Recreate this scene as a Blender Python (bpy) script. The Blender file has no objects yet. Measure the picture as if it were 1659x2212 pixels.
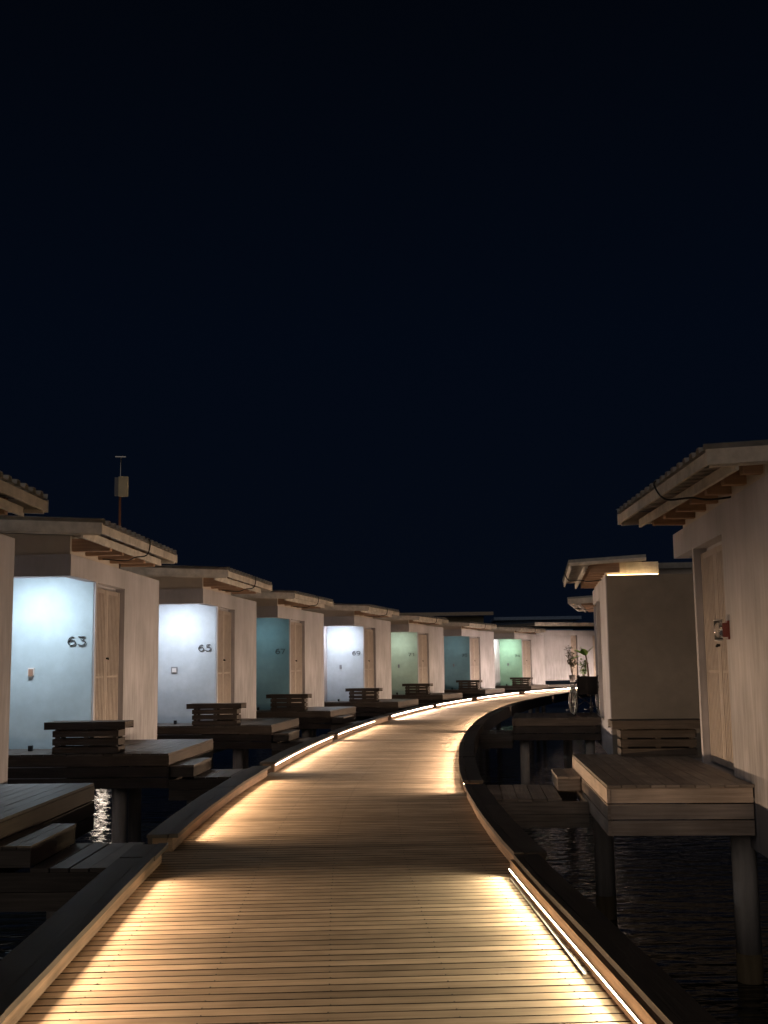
import bpy, bmesh, math, random
from mathutils import Vector, Matrix
R = math.radians
random.seed(7)
sc = bpy.context.scene
COL = sc.collection

# ---------------------------------------------------------------- camera
EYE = 1.60
cam_d = bpy.data.cameras.new("camera"); cam = bpy.data.objects.new("camera", cam_d); COL.objects.link(cam)
cam_d.sensor_fit = 'VERTICAL'; cam_d.sensor_height = 36.0
cam_d.lens = 36.0 * 2448.0 / 2212.0
cam_d.clip_start = 0.05; cam_d.clip_end = 2000
cam.matrix_world = (Matrix.Translation((0, 0, EYE)) @ Matrix.Rotation(math.pi / 2 + 0.1347, 4, 'X')
                    @ Matrix.Rotation(-0.01356, 4, 'Z'))
sc.camera = cam

# ---------------------------------------------------------------- night sky
w = bpy.data.worlds.new("World"); sc.world = w; w.use_nodes = True
nt = w.node_tree; nt.nodes.clear()
out = nt.nodes.new('ShaderNodeOutputWorld'); bg = nt.nodes.new('ShaderNodeBackground')
tc = nt.nodes.new('ShaderNodeTexCoord'); sep = nt.nodes.new('ShaderNodeSeparateXYZ'); rp = nt.nodes.new('ShaderNodeValToRGB')
nt.links.new(tc.outputs['Generated'], sep.inputs[0]); nt.links.new(sep.outputs['Z'], rp.inputs[0])
rp.color_ramp.elements[0].position = 0.0; rp.color_ramp.elements[0].color = (0.0016, 0.0031, 0.0072, 1)
rp.color_ramp.elements[1].position = 0.6; rp.color_ramp.elements[1].color = (0.0007, 0.0014, 0.0030, 1)
e = rp.color_ramp.elements.new(0.28); e.color = (0.0010, 0.0026, 0.0068, 1)
nt.links.new(rp.outputs[0], bg.inputs[0]); bg.inputs[1].default_value = 0.35
nt.links.new(bg.outputs[0], out.inputs[0])

# soft glow of the shore behind the camera (the only lamp that is not a fitting)
sd = bpy.data.lights.new('sun', 'SUN'); sd.energy = 0.075; sd.angle = R(70); sd.color = (1.0, .86, .74)
so = bpy.data.objects.new('sun', sd); COL.objects.link(so); so.rotation_euler = (R(58), 0, R(-24))
sc.view_settings.view_transform = 'Standard'; sc.view_settings.look = 'None'
sc.view_settings.exposure = 1.5; sc.view_settings.gamma = 1.0
sc.cycles.use_denoising = True
sc.cycles.max_bounces = 6; sc.cycles.diffuse_bounces = 4; sc.cycles.glossy_bounces = 3
sc.cycles.sample_clamp_indirect = 3.0; sc.cycles.sample_clamp_direct = 0.0
sc.cycles.caustics_reflective = False; sc.cycles.caustics_refractive = False

# ---------------------------------------------------------------- materials
def new_mat(name):
    m = bpy.data.materials.new(name); m.use_nodes = True
    return m, m.node_tree.nodes, m.node_tree.links, m.node_tree.nodes['Principled BSDF']

def wood(name, c1, c2, rough=0.65, var=0.35, bump=0.25, along=1.6, across=38.0, spec=0.35):
    m, N, L, P = new_mat(name)
    uv = N.new('ShaderNodeUVMap'); mp = N.new('ShaderNodeMapping'); mp.inputs['Scale'].default_value = (along, across, 1)
    L.new(uv.outputs[0], mp.inputs[0])
    n1 = N.new('ShaderNodeTexNoise'); n1.inputs['Scale'].default_value = 1.0; n1.inputs['Detail'].default_value = 5; n1.inputs['Roughness'].default_value = 0.62
    L.new(mp.outputs[0], n1.inputs['Vector'])
    n2 = N.new('ShaderNodeTexNoise'); n2.inputs['Scale'].default_value = 2.2; n2.inputs['Detail'].default_value = 3
    L.new(uv.outputs[0], n2.inputs['Vector'])
    cr = N.new('ShaderNodeValToRGB'); cr.color_ramp.elements[0].position = 0.3; cr.color_ramp.elements[1].position = 0.72
    cr.color_ramp.elements[0].color = (*c2, 1); cr.color_ramp.elements[1].color = (*c1, 1)
    L.new(n1.outputs['Fac'], cr.inputs[0])
    geo = N.new('ShaderNodeNewGeometry')
    mr = N.new('ShaderNodeMapRange'); mr.inputs['To Min'].default_value = 1 - var; mr.inputs['To Max'].default_value = 1 + var * 0.55
    L.new(geo.outputs['Random Per Island'], mr.inputs['Value'])
    mr2 = N.new('ShaderNodeMapRange'); mr2.inputs['From Min'].default_value = 0.3; mr2.inputs['From Max'].default_value = 0.7
    mr2.inputs['To Min'].default_value = 0.72; mr2.inputs['To Max'].default_value = 1.12
    L.new(n2.outputs['Fac'], mr2.inputs['Value'])
    mul = N.new('ShaderNodeMath'); mul.operation = 'MULTIPLY'; L.new(mr.outputs[0], mul.inputs[0]); L.new(mr2.outputs[0], mul.inputs[1])
    vm = N.new('ShaderNodeVectorMath'); vm.operation = 'SCALE'; L.new(cr.outputs[0], vm.inputs[0]); L.new(mul.outputs[0], vm.inputs['Scale'])
    L.new(vm.outputs[0], P.inputs['Base Color'])
    rr = N.new('ShaderNodeMapRange'); rr.inputs['To Min'].default_value = rough - 0.12; rr.inputs['To Max'].default_value = rough + 0.2
    L.new(n1.outputs['Fac'], rr.inputs['Value']); L.new(rr.outputs[0], P.inputs['Roughness'])
    P.inputs['Specular IOR Level'].default_value = spec
    bp = N.new('ShaderNodeBump'); bp.inputs['Strength'].default_value = bump; bp.inputs['Distance'].default_value = 0.006
    L.new(n1.outputs['Fac'], bp.inputs['Height']); L.new(bp.outputs[0], P.inputs['Normal'])
    return m

def plaster(name, col, stain=0.22, rough=0.85, bump=0.35, streak=True, fine=90):
    m, N, L, P = new_mat(name)
    t = N.new('ShaderNodeTexCoord')
    mp = N.new('ShaderNodeMapping'); mp.inputs['Scale'].default_value = (7.5, 7.5, 0.9) if streak else (4, 4, 4); L.new(t.outputs['Object'], mp.inputs[0])
    n1 = N.new('ShaderNodeTexNoise'); n1.inputs['Scale'].default_value = 1.2; n1.inputs['Detail'].default_value = 6; n1.inputs['Roughness'].default_value = 0.68
    L.new(mp.outputs[0], n1.inputs['Vector'])
    n2 = N.new('ShaderNodeTexNoise'); n2.inputs['Scale'].default_value = fine; n2.inputs['Detail'].default_value = 3
    L.new(t.outputs['Object'], n2.inputs['Vector'])
    n3 = N.new('ShaderNodeTexNoise'); n3.inputs['Scale'].default_value = 0.9; n3.inputs['Detail'].default_value = 4
    L.new(t.outputs['Object'], n3.inputs['Vector'])
    cr = N.new('ShaderNodeMapRange'); cr.inputs['From Min'].default_value = 0.35; cr.inputs['From Max'].default_value = 0.68
    cr.inputs['To Min'].default_value = 1 - stain; cr.inputs['To Max'].default_value = 1.05; L.new(n1.outputs['Fac'], cr.inputs['Value'])
    c3 = N.new('ShaderNodeMapRange'); c3.inputs['From Min'].default_value = 0.3; c3.inputs['From Max'].default_value = 0.7
    c3.inputs['To Min'].default_value = 0.80; c3.inputs['To Max'].default_value = 1.08; L.new(n3.outputs['Fac'], c3.inputs['Value'])
    if streak:     # rain splash: streaks fade out upward
        sx = N.new('ShaderNodeSeparateXYZ'); L.new(t.outputs['Object'], sx.inputs[0])
        zr = N.new('ShaderNodeMapRange'); zr.inputs['From Min'].default_value = .4; zr.inputs['From Max'].default_value = 3.0; zr.inputs['To Min'].default_value = 1.0; zr.inputs['To Max'].default_value = .28
        L.new(sx.outputs['Z'], zr.inputs['Value'])
        mx = N.new('ShaderNodeMix'); mx.inputs[2].default_value = 1.0; L.new(zr.outputs[0], mx.inputs[0]); L.new(cr.outputs[0], mx.inputs[3]); cro = mx.outputs[0]
    else: cro = cr.outputs[0]
    mu = N.new('ShaderNodeMath'); mu.operation = 'MULTIPLY'; L.new(cro, mu.inputs[0]); L.new(c3.outputs[0], mu.inputs[1])
    vm = N.new('ShaderNodeVectorMath'); vm.operation = 'SCALE'; vm.inputs[0].default_value = col; L.new(mu.outputs[0], vm.inputs['Scale'])
    L.new(vm.outputs[0], P.inputs['Base Color'])
    P.inputs['Roughness'].default_value = rough; P.inputs['Specular IOR Level'].default_value = 0.25
    ad = N.new('ShaderNodeMath'); ad.operation = 'MULTIPLY_ADD'; ad.inputs[1].default_value = .18 if streak else .5; L.new(n1.outputs['Fac'], ad.inputs[0]); L.new(n2.outputs['Fac'], ad.inputs[2])
    bp = N.new('ShaderNodeBump'); bp.inputs['Strength'].default_value = bump; bp.inputs['Distance'].default_value = 0.006
    L.new(ad.outputs[0], bp.inputs['Height']); L.new(bp.outputs[0], P.inputs['Normal'])
    return m

def plain(name, col, rough=0.5, metal=0.0, noise=0.0, spec=0.5):
    m, N, L, P = new_mat(name)
    P.inputs['Roughness'].default_value = rough; P.inputs['Metallic'].default_value = metal
    P.inputs['Specular IOR Level'].default_value = spec
    t = N.new('ShaderNodeTexCoord'); n = N.new('ShaderNodeTexNoise'); n.inputs['Scale'].default_value = 7; n.inputs['Detail'].default_value = 5
    L.new(t.outputs['Object'], n.inputs['Vector'])
    mr = N.new('ShaderNodeMapRange'); mr.inputs['From Min'].default_value = 0.3; mr.inputs['From Max'].default_value = 0.7
    mr.inputs['To Min'].default_value = 1 - noise; mr.inputs['To Max'].default_value = 1 + noise * 0.4; L.new(n.outputs['Fac'], mr.inputs['Value'])
    vm = N.new('ShaderNodeVectorMath'); vm.operation = 'SCALE'; vm.inputs[0].default_value = col; L.new(mr.outputs[0], vm.inputs['Scale'])
    L.new(vm.outputs[0], P.inputs['Base Color'])
    return m

def glow(name, col, strength, dots=False):
    m = bpy.data.materials.new(name); m.use_nodes = True; N = m.node_tree.nodes; L = m.node_tree.links; N.clear()
    o = N.new('ShaderNodeOutputMaterial'); em = N.new('ShaderNodeEmission'); em.inputs[0].default_value = (*col, 1); em.inputs[1].default_value = strength
    if dots:     # the diodes of the tape: brighter spots along its length
        uv = N.new('ShaderNodeUVMap'); mp = N.new('ShaderNodeMapping'); mp.inputs['Scale'].default_value = (1, 0, 0); L.new(uv.outputs[0], mp.inputs[0])
        n = N.new('ShaderNodeTexNoise'); n.inputs['Scale'].default_value = 2.6; n.inputs['Detail'].default_value = 2; L.new(mp.outputs[0], n.inputs['Vector'])
        mr = N.new('ShaderNodeMapRange'); mr.inputs['From Min'].default_value = 0.35; mr.inputs['From Max'].default_value = 0.65
        mr.inputs['To Min'].default_value = strength * 0.6; mr.inputs['To Max'].default_value = strength * 1.4
        L.new(n.outputs['Fac'], mr.inputs['Value']); L.new(mr.outputs[0], em.inputs[1])
    L.new(em.outputs[0], o.inputs[0]); return m

M = {}
M['walk'] = wood('weathered_walk_boards', (0.57, 0.455, 0.345), (0.37, 0.29, 0.215), rough=0.8, var=0.27, bump=0.3, along=1.6, across=26, spec=.12)
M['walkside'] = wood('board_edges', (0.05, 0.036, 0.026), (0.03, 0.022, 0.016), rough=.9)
M['kerb'] = wood('kerb_timber', (0.30, 0.20, 0.135), (0.10, 0.062, 0.04), rough=0.6, var=0.2, bump=0.5)
M['kerb_cap'] = wood('kerb_cap_timber', (0.085, 0.07, 0.06), (0.028, 0.023, 0.02), rough=0.6, var=0.25, bump=0.5)
M['dark'] = wood('dark_timber', (0.095, 0.074, 0.062), (0.036, 0.028, 0.023), rough=0.55, var=0.3, bump=0.4)  # left skirts and benches: the weaker light there is put into the colour
M['darkdeck'] = wood('darkened_deck_boards', (0.13, 0.11, 0.098), (0.05, 0.042, 0.036), rough=0.5, var=0.35, bump=0.4)  # deck boards darkened in colour for the shade over the left decks
M['rdark'] = wood('brown_grey_timber', (0.19, 0.155, 0.13), (0.08, 0.065, 0.055), rough=0.55, var=0.3, bump=0.4)  # right bench timber, its stronger light painted in as a paler tone
M['greywood'] = wood('grey_lightened_timber', (0.62, 0.52, 0.45), (0.36, 0.29, 0.24), rough=0.55, var=0.25, bump=0.4)  # near right skirt, lightened in colour in place of more light
M['deck'] = wood('deck_boards', (0.42, 0.36, 0.315), (0.17, 0.145, 0.125), rough=0.5, var=0.3, bump=0.4)  # lit counterpart of the darkened deck boards, brightened in the colour itself
M['rafter'] = wood('rafter_timber', (0.55, 0.37, 0.26), (0.34, 0.21, 0.14), rough=0.7, var=0.3)
M['wall'] = plaster('cream_plaster', (0.52, 0.51, 0.55), stain=0.38)
M['wall_plain'] = plaster('smooth_plaster', (0.58, 0.52, 0.46), stain=0.12)
M['trim'] = plaster('painted_trim', (0.76, 0.71, 0.64), stain=0.28, bump=0.15, streak=False, fine=30)
M['shutter'] = plaster('painted_shutter', (0.46, 0.40, 0.36), stain=0.15, rough=0.5, bump=0.1, streak=False)
M['roof'] = plain('grey_roof_sheet', (0.34, 0.33, 0.31), 0.45, 0.3, 0.3)
M['rubber'] = plain('black_cable', (0.012, 0.012, 0.012), 0.5)
M['digit'] = plain('black_iron_digit', (0.02, 0.022, 0.028), 0.45)
M['plastic'] = plain('white_plastic', (0.62, 0.6, 0.6), 0.35)
M['grey'] = plain('grey_plastic', (0.2, 0.2, 0.22), 0.4)
M['brownbox'] = plain('brown_plastic', (0.28, 0.17, 0.12), 0.4)
M['steel'] = plain('brushed_steel', (0.6, 0.6, 0.6), 0.28, 1.0, 0.1)
M['blackmetal'] = plain('black_metal', (0.02, 0.02, 0.022), 0.35, 0.5)
M['fabric'] = plain('black_fabric', (0.012, 0.010, 0.011), 0.85)
M['tyre'] = plain('grey_rubber', (0.035, 0.035, 0.037), 0.7)
M['pile'] = plaster('concrete_pile', (0.78, 0.72, 0.68), stain=0.35)
M['pilestain'] = plaster('stained_concrete', (0.24, 0.19, 0.12), stain=0.4)
M['rust'] = plain('rusty_pole', (0.30, 0.13, 0.07), 0.7, 0.2, 0.3)
M['panel'] = plain('cream_panel', (0.60, 0.54, 0.38), 0.5, 0, 0.15)
M['leaf'] = plain('green_leaf', (0.09, 0.17, 0.03), 0.5, 0, 0.4)
M['leafbright'] = plain('bright_leaf', (0.20, 0.42, 0.06), 0.4, 0, 0.4)
M['leafdark'] = plain('dusty_leaf', (0.16, 0.14, 0.10), 0.6, 0, 0.4)
M['bark'] = plain('bark', (0.10, 0.07, 0.05), 0.8, 0, 0.3)
M['pot'] = plain('dark_pot', (0.09, 0.075, 0.07), 0.6, 0, 0.3)
M['darkroof'] = plain('dark_blue_roof', (0.25, 0.36, 0.55), 0.4, 0.2, 0.2)
M['brownroof'] = plain('brown_roof', (0.55, 0.47, 0.38), 0.6, 0, 0.2)
M['redbox'] = plain('dark_red_enamel', (0.22, 0.05, 0.04), 0.35)
M['green_sticker'] = plain('pale_green_label', (0.35, 0.5, 0.35), 0.6)
PAINT = {'blue': (0.40, 0.50, 0.565), 'paleblue': (0.45, 0.50, 0.56), 'teal': (0.20, 0.36, 0.42), 'green': (0.34, 0.55, 0.40), 'sage': (0.46, 0.58, 0.48)}
for k, c in PAINT.items(): M['p_' + k] = plaster('paint_' + k, c, stain=0.07, rough=0.6, bump=0.15, streak=False)
gm, N, L, P = new_mat('clear_glass'); P.inputs['Transmission Weight'].default_value = 0.9; P.inputs['Roughness'].default_value = 0.05; P.inputs['Base Color'].default_value = (0.9, 0.9, 0.9, 1); M['glass'] = gm

wm, N, L, P = new_mat('night_water')
P.inputs['Base Color'].default_value = (0.010, 0.010, 0.009, 1); P.inputs['Roughness'].default_value = 0.06; P.inputs['IOR'].default_value = 1.33
t = N.new('ShaderNodeTexCoord'); mp = N.new('ShaderNodeMapping'); mp.inputs['Scale'].default_value = (0.8, 2.2, 1); L.new(t.outputs['Object'], mp.inputs[0])
n1 = N.new('ShaderNodeTexNoise'); n1.inputs['Scale'].default_value = 2.0; n1.inputs['Detail'].default_value = 3; n1.inputs['Roughness'].default_value = 0.45; L.new(mp.outputs[0], n1.inputs['Vector'])
bp = N.new('ShaderNodeBump'); bp.inputs['Strength'].default_value = 1.0; bp.inputs['Distance'].default_value = 0.075
L.new(n1.outputs['Fac'], bp.inputs['Height']); L.new(bp.outputs[0], P.inputs['Normal']); M['water'] = wm

# ---------------------------------------------------------------- mesh builder
class MB:
    def __init__(s): s.v = []; s.f = []; s.uv = []; s.sm = []
    def quad(s, idx, uvs, smooth=False): s.f.append(tuple(idx)); s.uv.append(uvs); s.sm.append(smooth)
    def hexa(s, c, ax=None):
        """c: 8 corners, bottom 0-3 ccw, top 4-7 ccw"""
        b = len(s.v); c = [Vector(p) for p in c]; s.v += [tuple(p) for p in c]
        ex = (c[1] - c[0]).length; ey = (c[3] - c[0]).length; ez = (c[4] - c[0]).length
        dims = [ex, ey, ez]; la = dims.index(max(dims)) if ax is None else ax
        ou, ov = random.uniform(0, 50), random.uniform(0, 50)
        loc = [(0, 0, 0), (ex, 0, 0), (ex, ey, 0), (0, ey, 0), (0, 0, ez), (ex, 0, ez), (ex, ey, ez), (0, ey, ez)]
        for fc, nax in (((0, 3, 2, 1), 2), ((4, 5, 6, 7), 2), ((0, 1, 5, 4), 1), ((1, 2, 6, 5), 0), ((2, 3, 7, 6), 1), ((3, 0, 4, 7), 0)):
            axes = [a for a in (0, 1, 2) if a != nax]
            if la in axes: ua = la; va = [a for a in axes if a != la][0]
            else: ua, va = axes
            off = 0.37 * nax
            s.quad([b + i for i in fc], [(loc[i][ua] + ou, loc[i][va] + ov + off) for i in fc])
    def box(s, x0, x1, y0, y1, z0, z1, M_=None, ax=None):
        c = [(x0, y0, z0), (x1, y0, z0), (x1, y1, z0), (x0, y1, z0), (x0, y0, z1), (x1, y0, z1), (x1, y1, z1), (x0, y1, z1)]
        if M_ is not None: c = [M_ @ Vector(p) for p in c]
        s.hexa(c, ax)
    def bar(s, a, b, wd, hg, up=(0, 0, 1)):
        a = Vector(a); b = Vector(b); d = (b - a); l = d.length; d.normalize(); u = Vector(up)
        if abs(d.dot(u)) > .98: u = Vector((0, 1, 0))
        x = d.cross(u).normalized(); z = x.cross(d).normalized()
        Mx = Matrix((x, d, z)).transposed().to_4x4(); Mx.translation = a
        s.box(-wd / 2, wd / 2, 0, l, -hg / 2, hg / 2, Mx)
    def tube(s, pts, r, n=8, cap=True, closed=False):
        pts = [Vector(p) for p in pts]; m = len(pts); rr = r if hasattr(r, '__len__') else [r] * m; b = len(s.v); dist = 0
        prev = None
        for i, p in enumerate(pts):
            if closed: d = pts[(i + 1) % m] - pts[i - 1]
            else: d = pts[min(i + 1, m - 1)] - pts[max(i - 1, 0)]
            d.normalize()
            if prev is None:
                u = Vector((0, 0, 1)) if abs(d.z) < .9 else Vector((1, 0, 0)); x = d.cross(u).normalized()
            else: x = (prev - d * prev.dot(d)).normalized()
            prev = x; y = d.cross(x)
            for k in range(n):
                a = 2 * math.pi * k / n; s.v.append(tuple(p + (x * math.cos(a) + y * math.sin(a)) * rr[i]))
        for i in range(m if closed else m - 1):
            j = (i + 1) % m; l = (pts[j] - pts[i]).length
            for k in range(n):
                k2 = (k + 1) % n
                s.quad([b + i * n + k, b + i * n + k2, b + j * n + k2, b + j * n + k],
                       [(dist, k * .02), (dist, k * .02 + .02), (dist + l, k * .02 + .02), (dist + l, k * .02)], True)
            dist += l
        if cap and not closed:
            for i, rev in ((0, True), (m - 1, False)):
                idx = [b + i * n + k for k in range(n)]
                if rev: idx = idx[::-1]
                s.quad(idx, [(0, 0)] * n)
    def poly(s, pts, smooth=False):
        b = len(s.v); s.v += [tuple(p) for p in pts]; s.quad(list(range(b, b + len(pts))), [(p[0], p[1]) for p in pts], smooth)
    def mesh(s, name):
        me = bpy.data.meshes.new(name); me.from_pydata(s.v, [], s.f)
        uvl = me.uv_layers.new(name='UVMap'); i = 0
        flat = []
        for u in s.uv:
            for a in u: flat += [a[0], a[1]]
        uvl.data.foreach_set('uv', flat)
        me.polygons.foreach_set('use_smooth', s.sm); me.update(); return me

def obj(name, mb, mat, parent=None, cache=None):
    me = mb if isinstance(mb, bpy.types.Mesh) else mb.mesh(name)
    if mat is not None and not me.materials: me.materials.append(mat)
    o = bpy.data.objects.new(name, me); COL.objects.link(o)
    if parent is not None: o.parent = parent
    return o
def tag(o, label, cat, group=None):
    o['label'] = label; o['category'] = cat
    if group: o['group'] = group
    return o
def thing(name, label, cat, loc=(0, 0, 0), rz=0.0, group=None):
    o = bpy.data.objects.new(name, None); COL.objects.link(o); o.location = loc; o.rotation_euler = (0, 0, rz); o.empty_display_size = .2
    return tag(o, label, cat, group)
def struct(name, mb, mat):
    o = obj(name, mb, mat); o['kind'] = 'structure'; return o
def copy_tree(o, parent=None):
    c = o.copy(); COL.objects.link(c); c.parent = parent
    for ch in list(o.children): copy_tree(ch, c)
    return c

# ---------------------------------------------------------------- the path
CT = [(-22, .7), (-18, .5), (-13, .3), (-8, 0.12), (-3, -0.03), (2, -0.15), (5.4, -0.28), (8.6, -0.42), (11.5, -0.49), (14.7, -0.455), (18, -0.29), (21.6, -0.03), (26, .42), (31.5, 1.15), (36, 1.9),
      (41.5, 3.0), (47.5, 4.5), (54, 6.45), (60, 8.6), (66, 11.4), (72, 15), (77, 19.2), (82, 25)]
def cat(p0, p1, p2, p3, t):
    return 0.5 * ((2 * p1) + (-p0 + p2) * t + (2 * p0 - 5 * p1 + 4 * p2 - p3) * t * t + (-p0 + 3 * p1 - 3 * p2 + p3) * t ** 3)
raw = []
for i in range(1, len(CT) - 2):
    P0, P1, P2, P3 = [Vector((CT[k][1], CT[k][0])) for k in (i - 1, i, i + 1, i + 2)]
    for k in range(24): raw.append(cat(P0, P1, P2, P3, k / 24))
for _ in range(14): raw = [raw[0]] + [(raw[i - 1] + raw[i] * 2 + raw[i + 1]) / 4 for i in range(1, len(raw) - 1)] + [raw[-1]]
S = [0.0]
for i in range(1, len(raw)): S.append(S[-1] + (raw[i] - raw[i - 1]).length)
def at_s(s):
    s = max(0, min(S[-1] - 1e-4, s)); lo, hi = 0, len(S) - 1
    while hi - lo > 1:
        m = (lo + hi) // 2
        if S[m] <= s: lo = m
        else: hi = m
    f = (s - S[lo]) / (S[hi] - S[lo]); p = raw[lo].lerp(raw[hi], f); a = max(0, lo - 3); b = min(len(raw) - 1, hi + 3)
    d = (raw[b] - raw[a]).normalized(); return p, d, Vector((d.y, -d.x))     # point, direction, right normal
def s_of_y(y, side=0, off=0):
    lo, hi = 0, S[-1]
    for _ in range(40):
        m = (lo + hi) / 2; p, d, n = at_s(m)
        if (p + n * side * off).y < y: lo = m
        else: hi = m
    return lo
HW = 1.43
# boards across the walk
mb = MB(); s = 0.0; pitch = 0.119
while s < S[-1] - 0.3:
    wd = pitch - 0.015 - random.uniform(0, .006)
    p, d, n = at_s(s); p2, d2, n2 = at_s(s + wd); tz = random.uniform(-.0006, .0006); l = HW + .06 + random.uniform(-.01, .01); r_ = HW + .06
    a = random.uniform(-.0018, .0018); d_ = d * a
    c = [p - n * l - d_, p + n * r_ + d_, p2 + n2 * r_ + d_, p2 - n2 * l - d_]
    c = [(q.x, q.y, -.05 + tz) for q in c] + [(q.x, q.y, tz) for q in c]
    mb.hexa(c, 0); s += pitch
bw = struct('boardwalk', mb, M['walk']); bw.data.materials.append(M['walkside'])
for i, f in enumerate(bw.data.polygons): f.material_index = 0 if i % 6 < 2 else 1      # dirty, never weathered board edges, darkened to put shade in the gaps
mb = MB(); s = .3      # screw heads, two rows at every joist
while s < 16:
    p, d, n = at_s(s * 1.0 + 21.6)
    for off in (-1.2, -0.6, 0, .6, 1.2):
        q = p + n * (off + random.uniform(-.006, .006)); mb.tube([(q.x, q.y, -.001), (q.x, q.y, .0022)], .004, 6)
    s += pitch
struct('boardwalk_screws', mb, M['blackmetal'])
mb = MB()      # joists below the boards
for off in (-1.2, -0.6, 0, .6, 1.2):
    s = 0
    while s < S[-1] - 3:
        p, d, n = at_s(s); q, d2, n2 = at_s(s + 2.4); mb.bar((*(p + n * off), -.135), (*(q + n2 * off), -.135), .07, .2); s += 2.4
struct('boardwalk_frame', mb, M['dark'])

mb = MB(); mb.poly([(-400, -60, -1.6), (400, -60, -1.6), (400, 900, -1.6), (-400, 900, -1.6)]); struct('water', mb, M['water'])

INSET = [0.0]
def sweep(mb, s0, s1, side, d0, d1, z0, z1, step=.6, wob=0.0, piece=None):
    """rectangular section swept along the edge of the walk; d measured outward from the edge"""
    d0 -= INSET[0]; d1 -= INSET[0]
    L_ = s1 - s0; n_ = max(1, int(L_ / step)); st = L_ / n_; prev = None; b = len(mb.v); ou = random.uniform(0, 40)
    for i in range(n_ + 1):
        p, d, n = at_s(s0 + i * st); w0 = random.uniform(-wob, wob); wz = random.uniform(-wob, wob)
        for (dd, z) in ((d0, z0), (d1, z0), (d1, z1), (d0, z1)):
            q = p + n * side * (HW + dd + w0); mb.v.append((q.x, q.y, z + wz))
    per = [0, d1 - d0, d1 - d0 + z1 - z0, 2 * (d1 - d0) + z1 - z0, 2 * (d1 - d0 + z1 - z0)]
    for i in range(n_):
        for k in range(4):
            k2 = (k + 1) % 4; idx = [b + i * 4 + k, b + (i + 1) * 4 + k, b + (i + 1) * 4 + k2, b + i * 4 + k2]
            u0, u1 = i * st + ou, (i + 1) * st + ou; uv = [(u0, per[k] + k * .5), (u1, per[k] + k * .5), (u1, per[k + 1] + k * .5), (u0, per[k + 1] + k * .5)]
            if side < 0: idx = idx[::-1]; uv = uv[::-1]
            mb.quad(idx, uv)
    e0 = [b + k for k in range(4)]; e1 = [b + n_ * 4 + k for k in range(4)][::-1]
    if side < 0: e0 = e0[::-1]; e1 = e1[::-1]
    mb.quad(e0, [(0, 0), (.1, 0), (.1, .1), (0, .1)]); mb.quad(e1, [(0, 0), (.1, 0), (.1, .1), (0, .1)])

LCOL = {'orange': (1.0, .66, .39), 'yellow': (1.0, .82, .52), 'warm': (1.0, .71, .48), 'pale': (1.0, .76, .60)}
POW = {'orange': 4.6, 'yellow': 4.6, 'warm': 5.4, 'pale': 9.6}     # watts per metre
LED = {k: glow('led_' + k, c, {'orange': 6, 'yellow': 18, 'warm': 16, 'pale': 70}[k], True) for k, c in LCOL.items()}
def kerb(side, y0, y1, label, led=None, ly0=None, ly1=None, over=.03, col='warm', zled=.103, power=1):
    s0 = s_of_y(y0, side, HW); s1 = s_of_y(y1, side, HW); p, d, n = at_s(s0); q = p + n * side * (HW + .15)
    t = thing('kerb_rail', label, 'kerb', (q.x, q.y, 0), 0, 'lit timber kerbs along the boardwalk')
    def put(name, mb, mat):
        o = obj(name, mb, mat, t); o.matrix_parent_inverse = Matrix.Translation((-q.x, -q.y, 0)); return o
    mb = MB(); sweep(mb, s0 + .03, s1 - .03, side, 0.0, .045, .003, .122, wob=.002); put('inner_board', mb, M['kerb'])
    mb = MB(); sweep(mb, s0 + .03, s1 - .03, side, .18, .22, -.20, .122, wob=.002); put('outer_board', mb, M['kerb_cap'])
    mb = MB()
    cuts = [s0]
    while cuts[-1] + 4.6 < s1: cuts.append(cuts[-1] + random.uniform(3.0, 4.0))
    cuts.append(s1)
    for a, b in zip(cuts, cuts[1:]):
        m = (-over + .12) / 2
        sweep(mb, a, b - .004, side, -over, m - .002, .124, .158, wob=.003); sweep(mb, a + .01, b - .012, side, m + .004, .225, .123, .154, wob=.004)
    put('kerb_cap', mb, M['kerb_cap'])
    for ss in (s0 + .035, s1 - .11):
        mb = MB(); sweep(mb, ss, ss + .07, side, .048, .178, -.15, .121, step=1); put('end_block', mb, M['kerb'])
    if led:
        mb = MB(); sweep(mb, s_of_y(ly0, side, HW), s_of_y(ly1, side, HW), side, -.013, -.003, zled, zled + .011, step=.3); o = put('led_strip', mb, LED[led]); o.data.materials.append(M['grey'])
        for i, f in enumerate(o.data.polygons):      # only the inward face of the tape gives off light
            f.material_index = 0 if (i < len(o.data.polygons) - 2 and i % 4 == 3) else 1
        a_, b_ = s_of_y(ly0, side, HW), s_of_y(ly1, side, HW); n_ = max(1, round((b_ - a_) / 1.0)); st = (b_ - a_) / n_
        for i in range(n_):
            p, d, n = at_s(a_ + (i + .5) * st); c = p + n * side * (HW - .0165 - INSET[0])
            ld = bpy.data.lights.new('strip_light', 'AREA'); ld.shape = 'RECTANGLE'; ld.size = st * .99; ld.size_y = .009
            ld.energy = POW[led] * st; ld.color = LCOL[led]; ld.spread = R(108)
            lo = bpy.data.objects.new('strip_light', ld); COL.objects.link(lo)
            zx = Vector((n.x * side, n.y * side, 0)); xx = Vector((d.x, d.y, 0)); yy = zx.cross(xx)
            lo.matrix_world = Matrix(((xx.x, yy.x, zx.x, c.x), (xx.y, yy.y, zx.y, c.y), (xx.z, yy.z, zx.z, zled + .0055), (0, 0, 0, 1)))
            lo.parent = t; lo.matrix_parent_inverse = Matrix.Translation((-q.x, -q.y, 0))
    return t
K = 'lit kerb'
kerb(-1, -15, 9.75, K + ' with glowing strip on the left edge nearest the camera', 'orange', -14.5, 8.9, over=.05)
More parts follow.
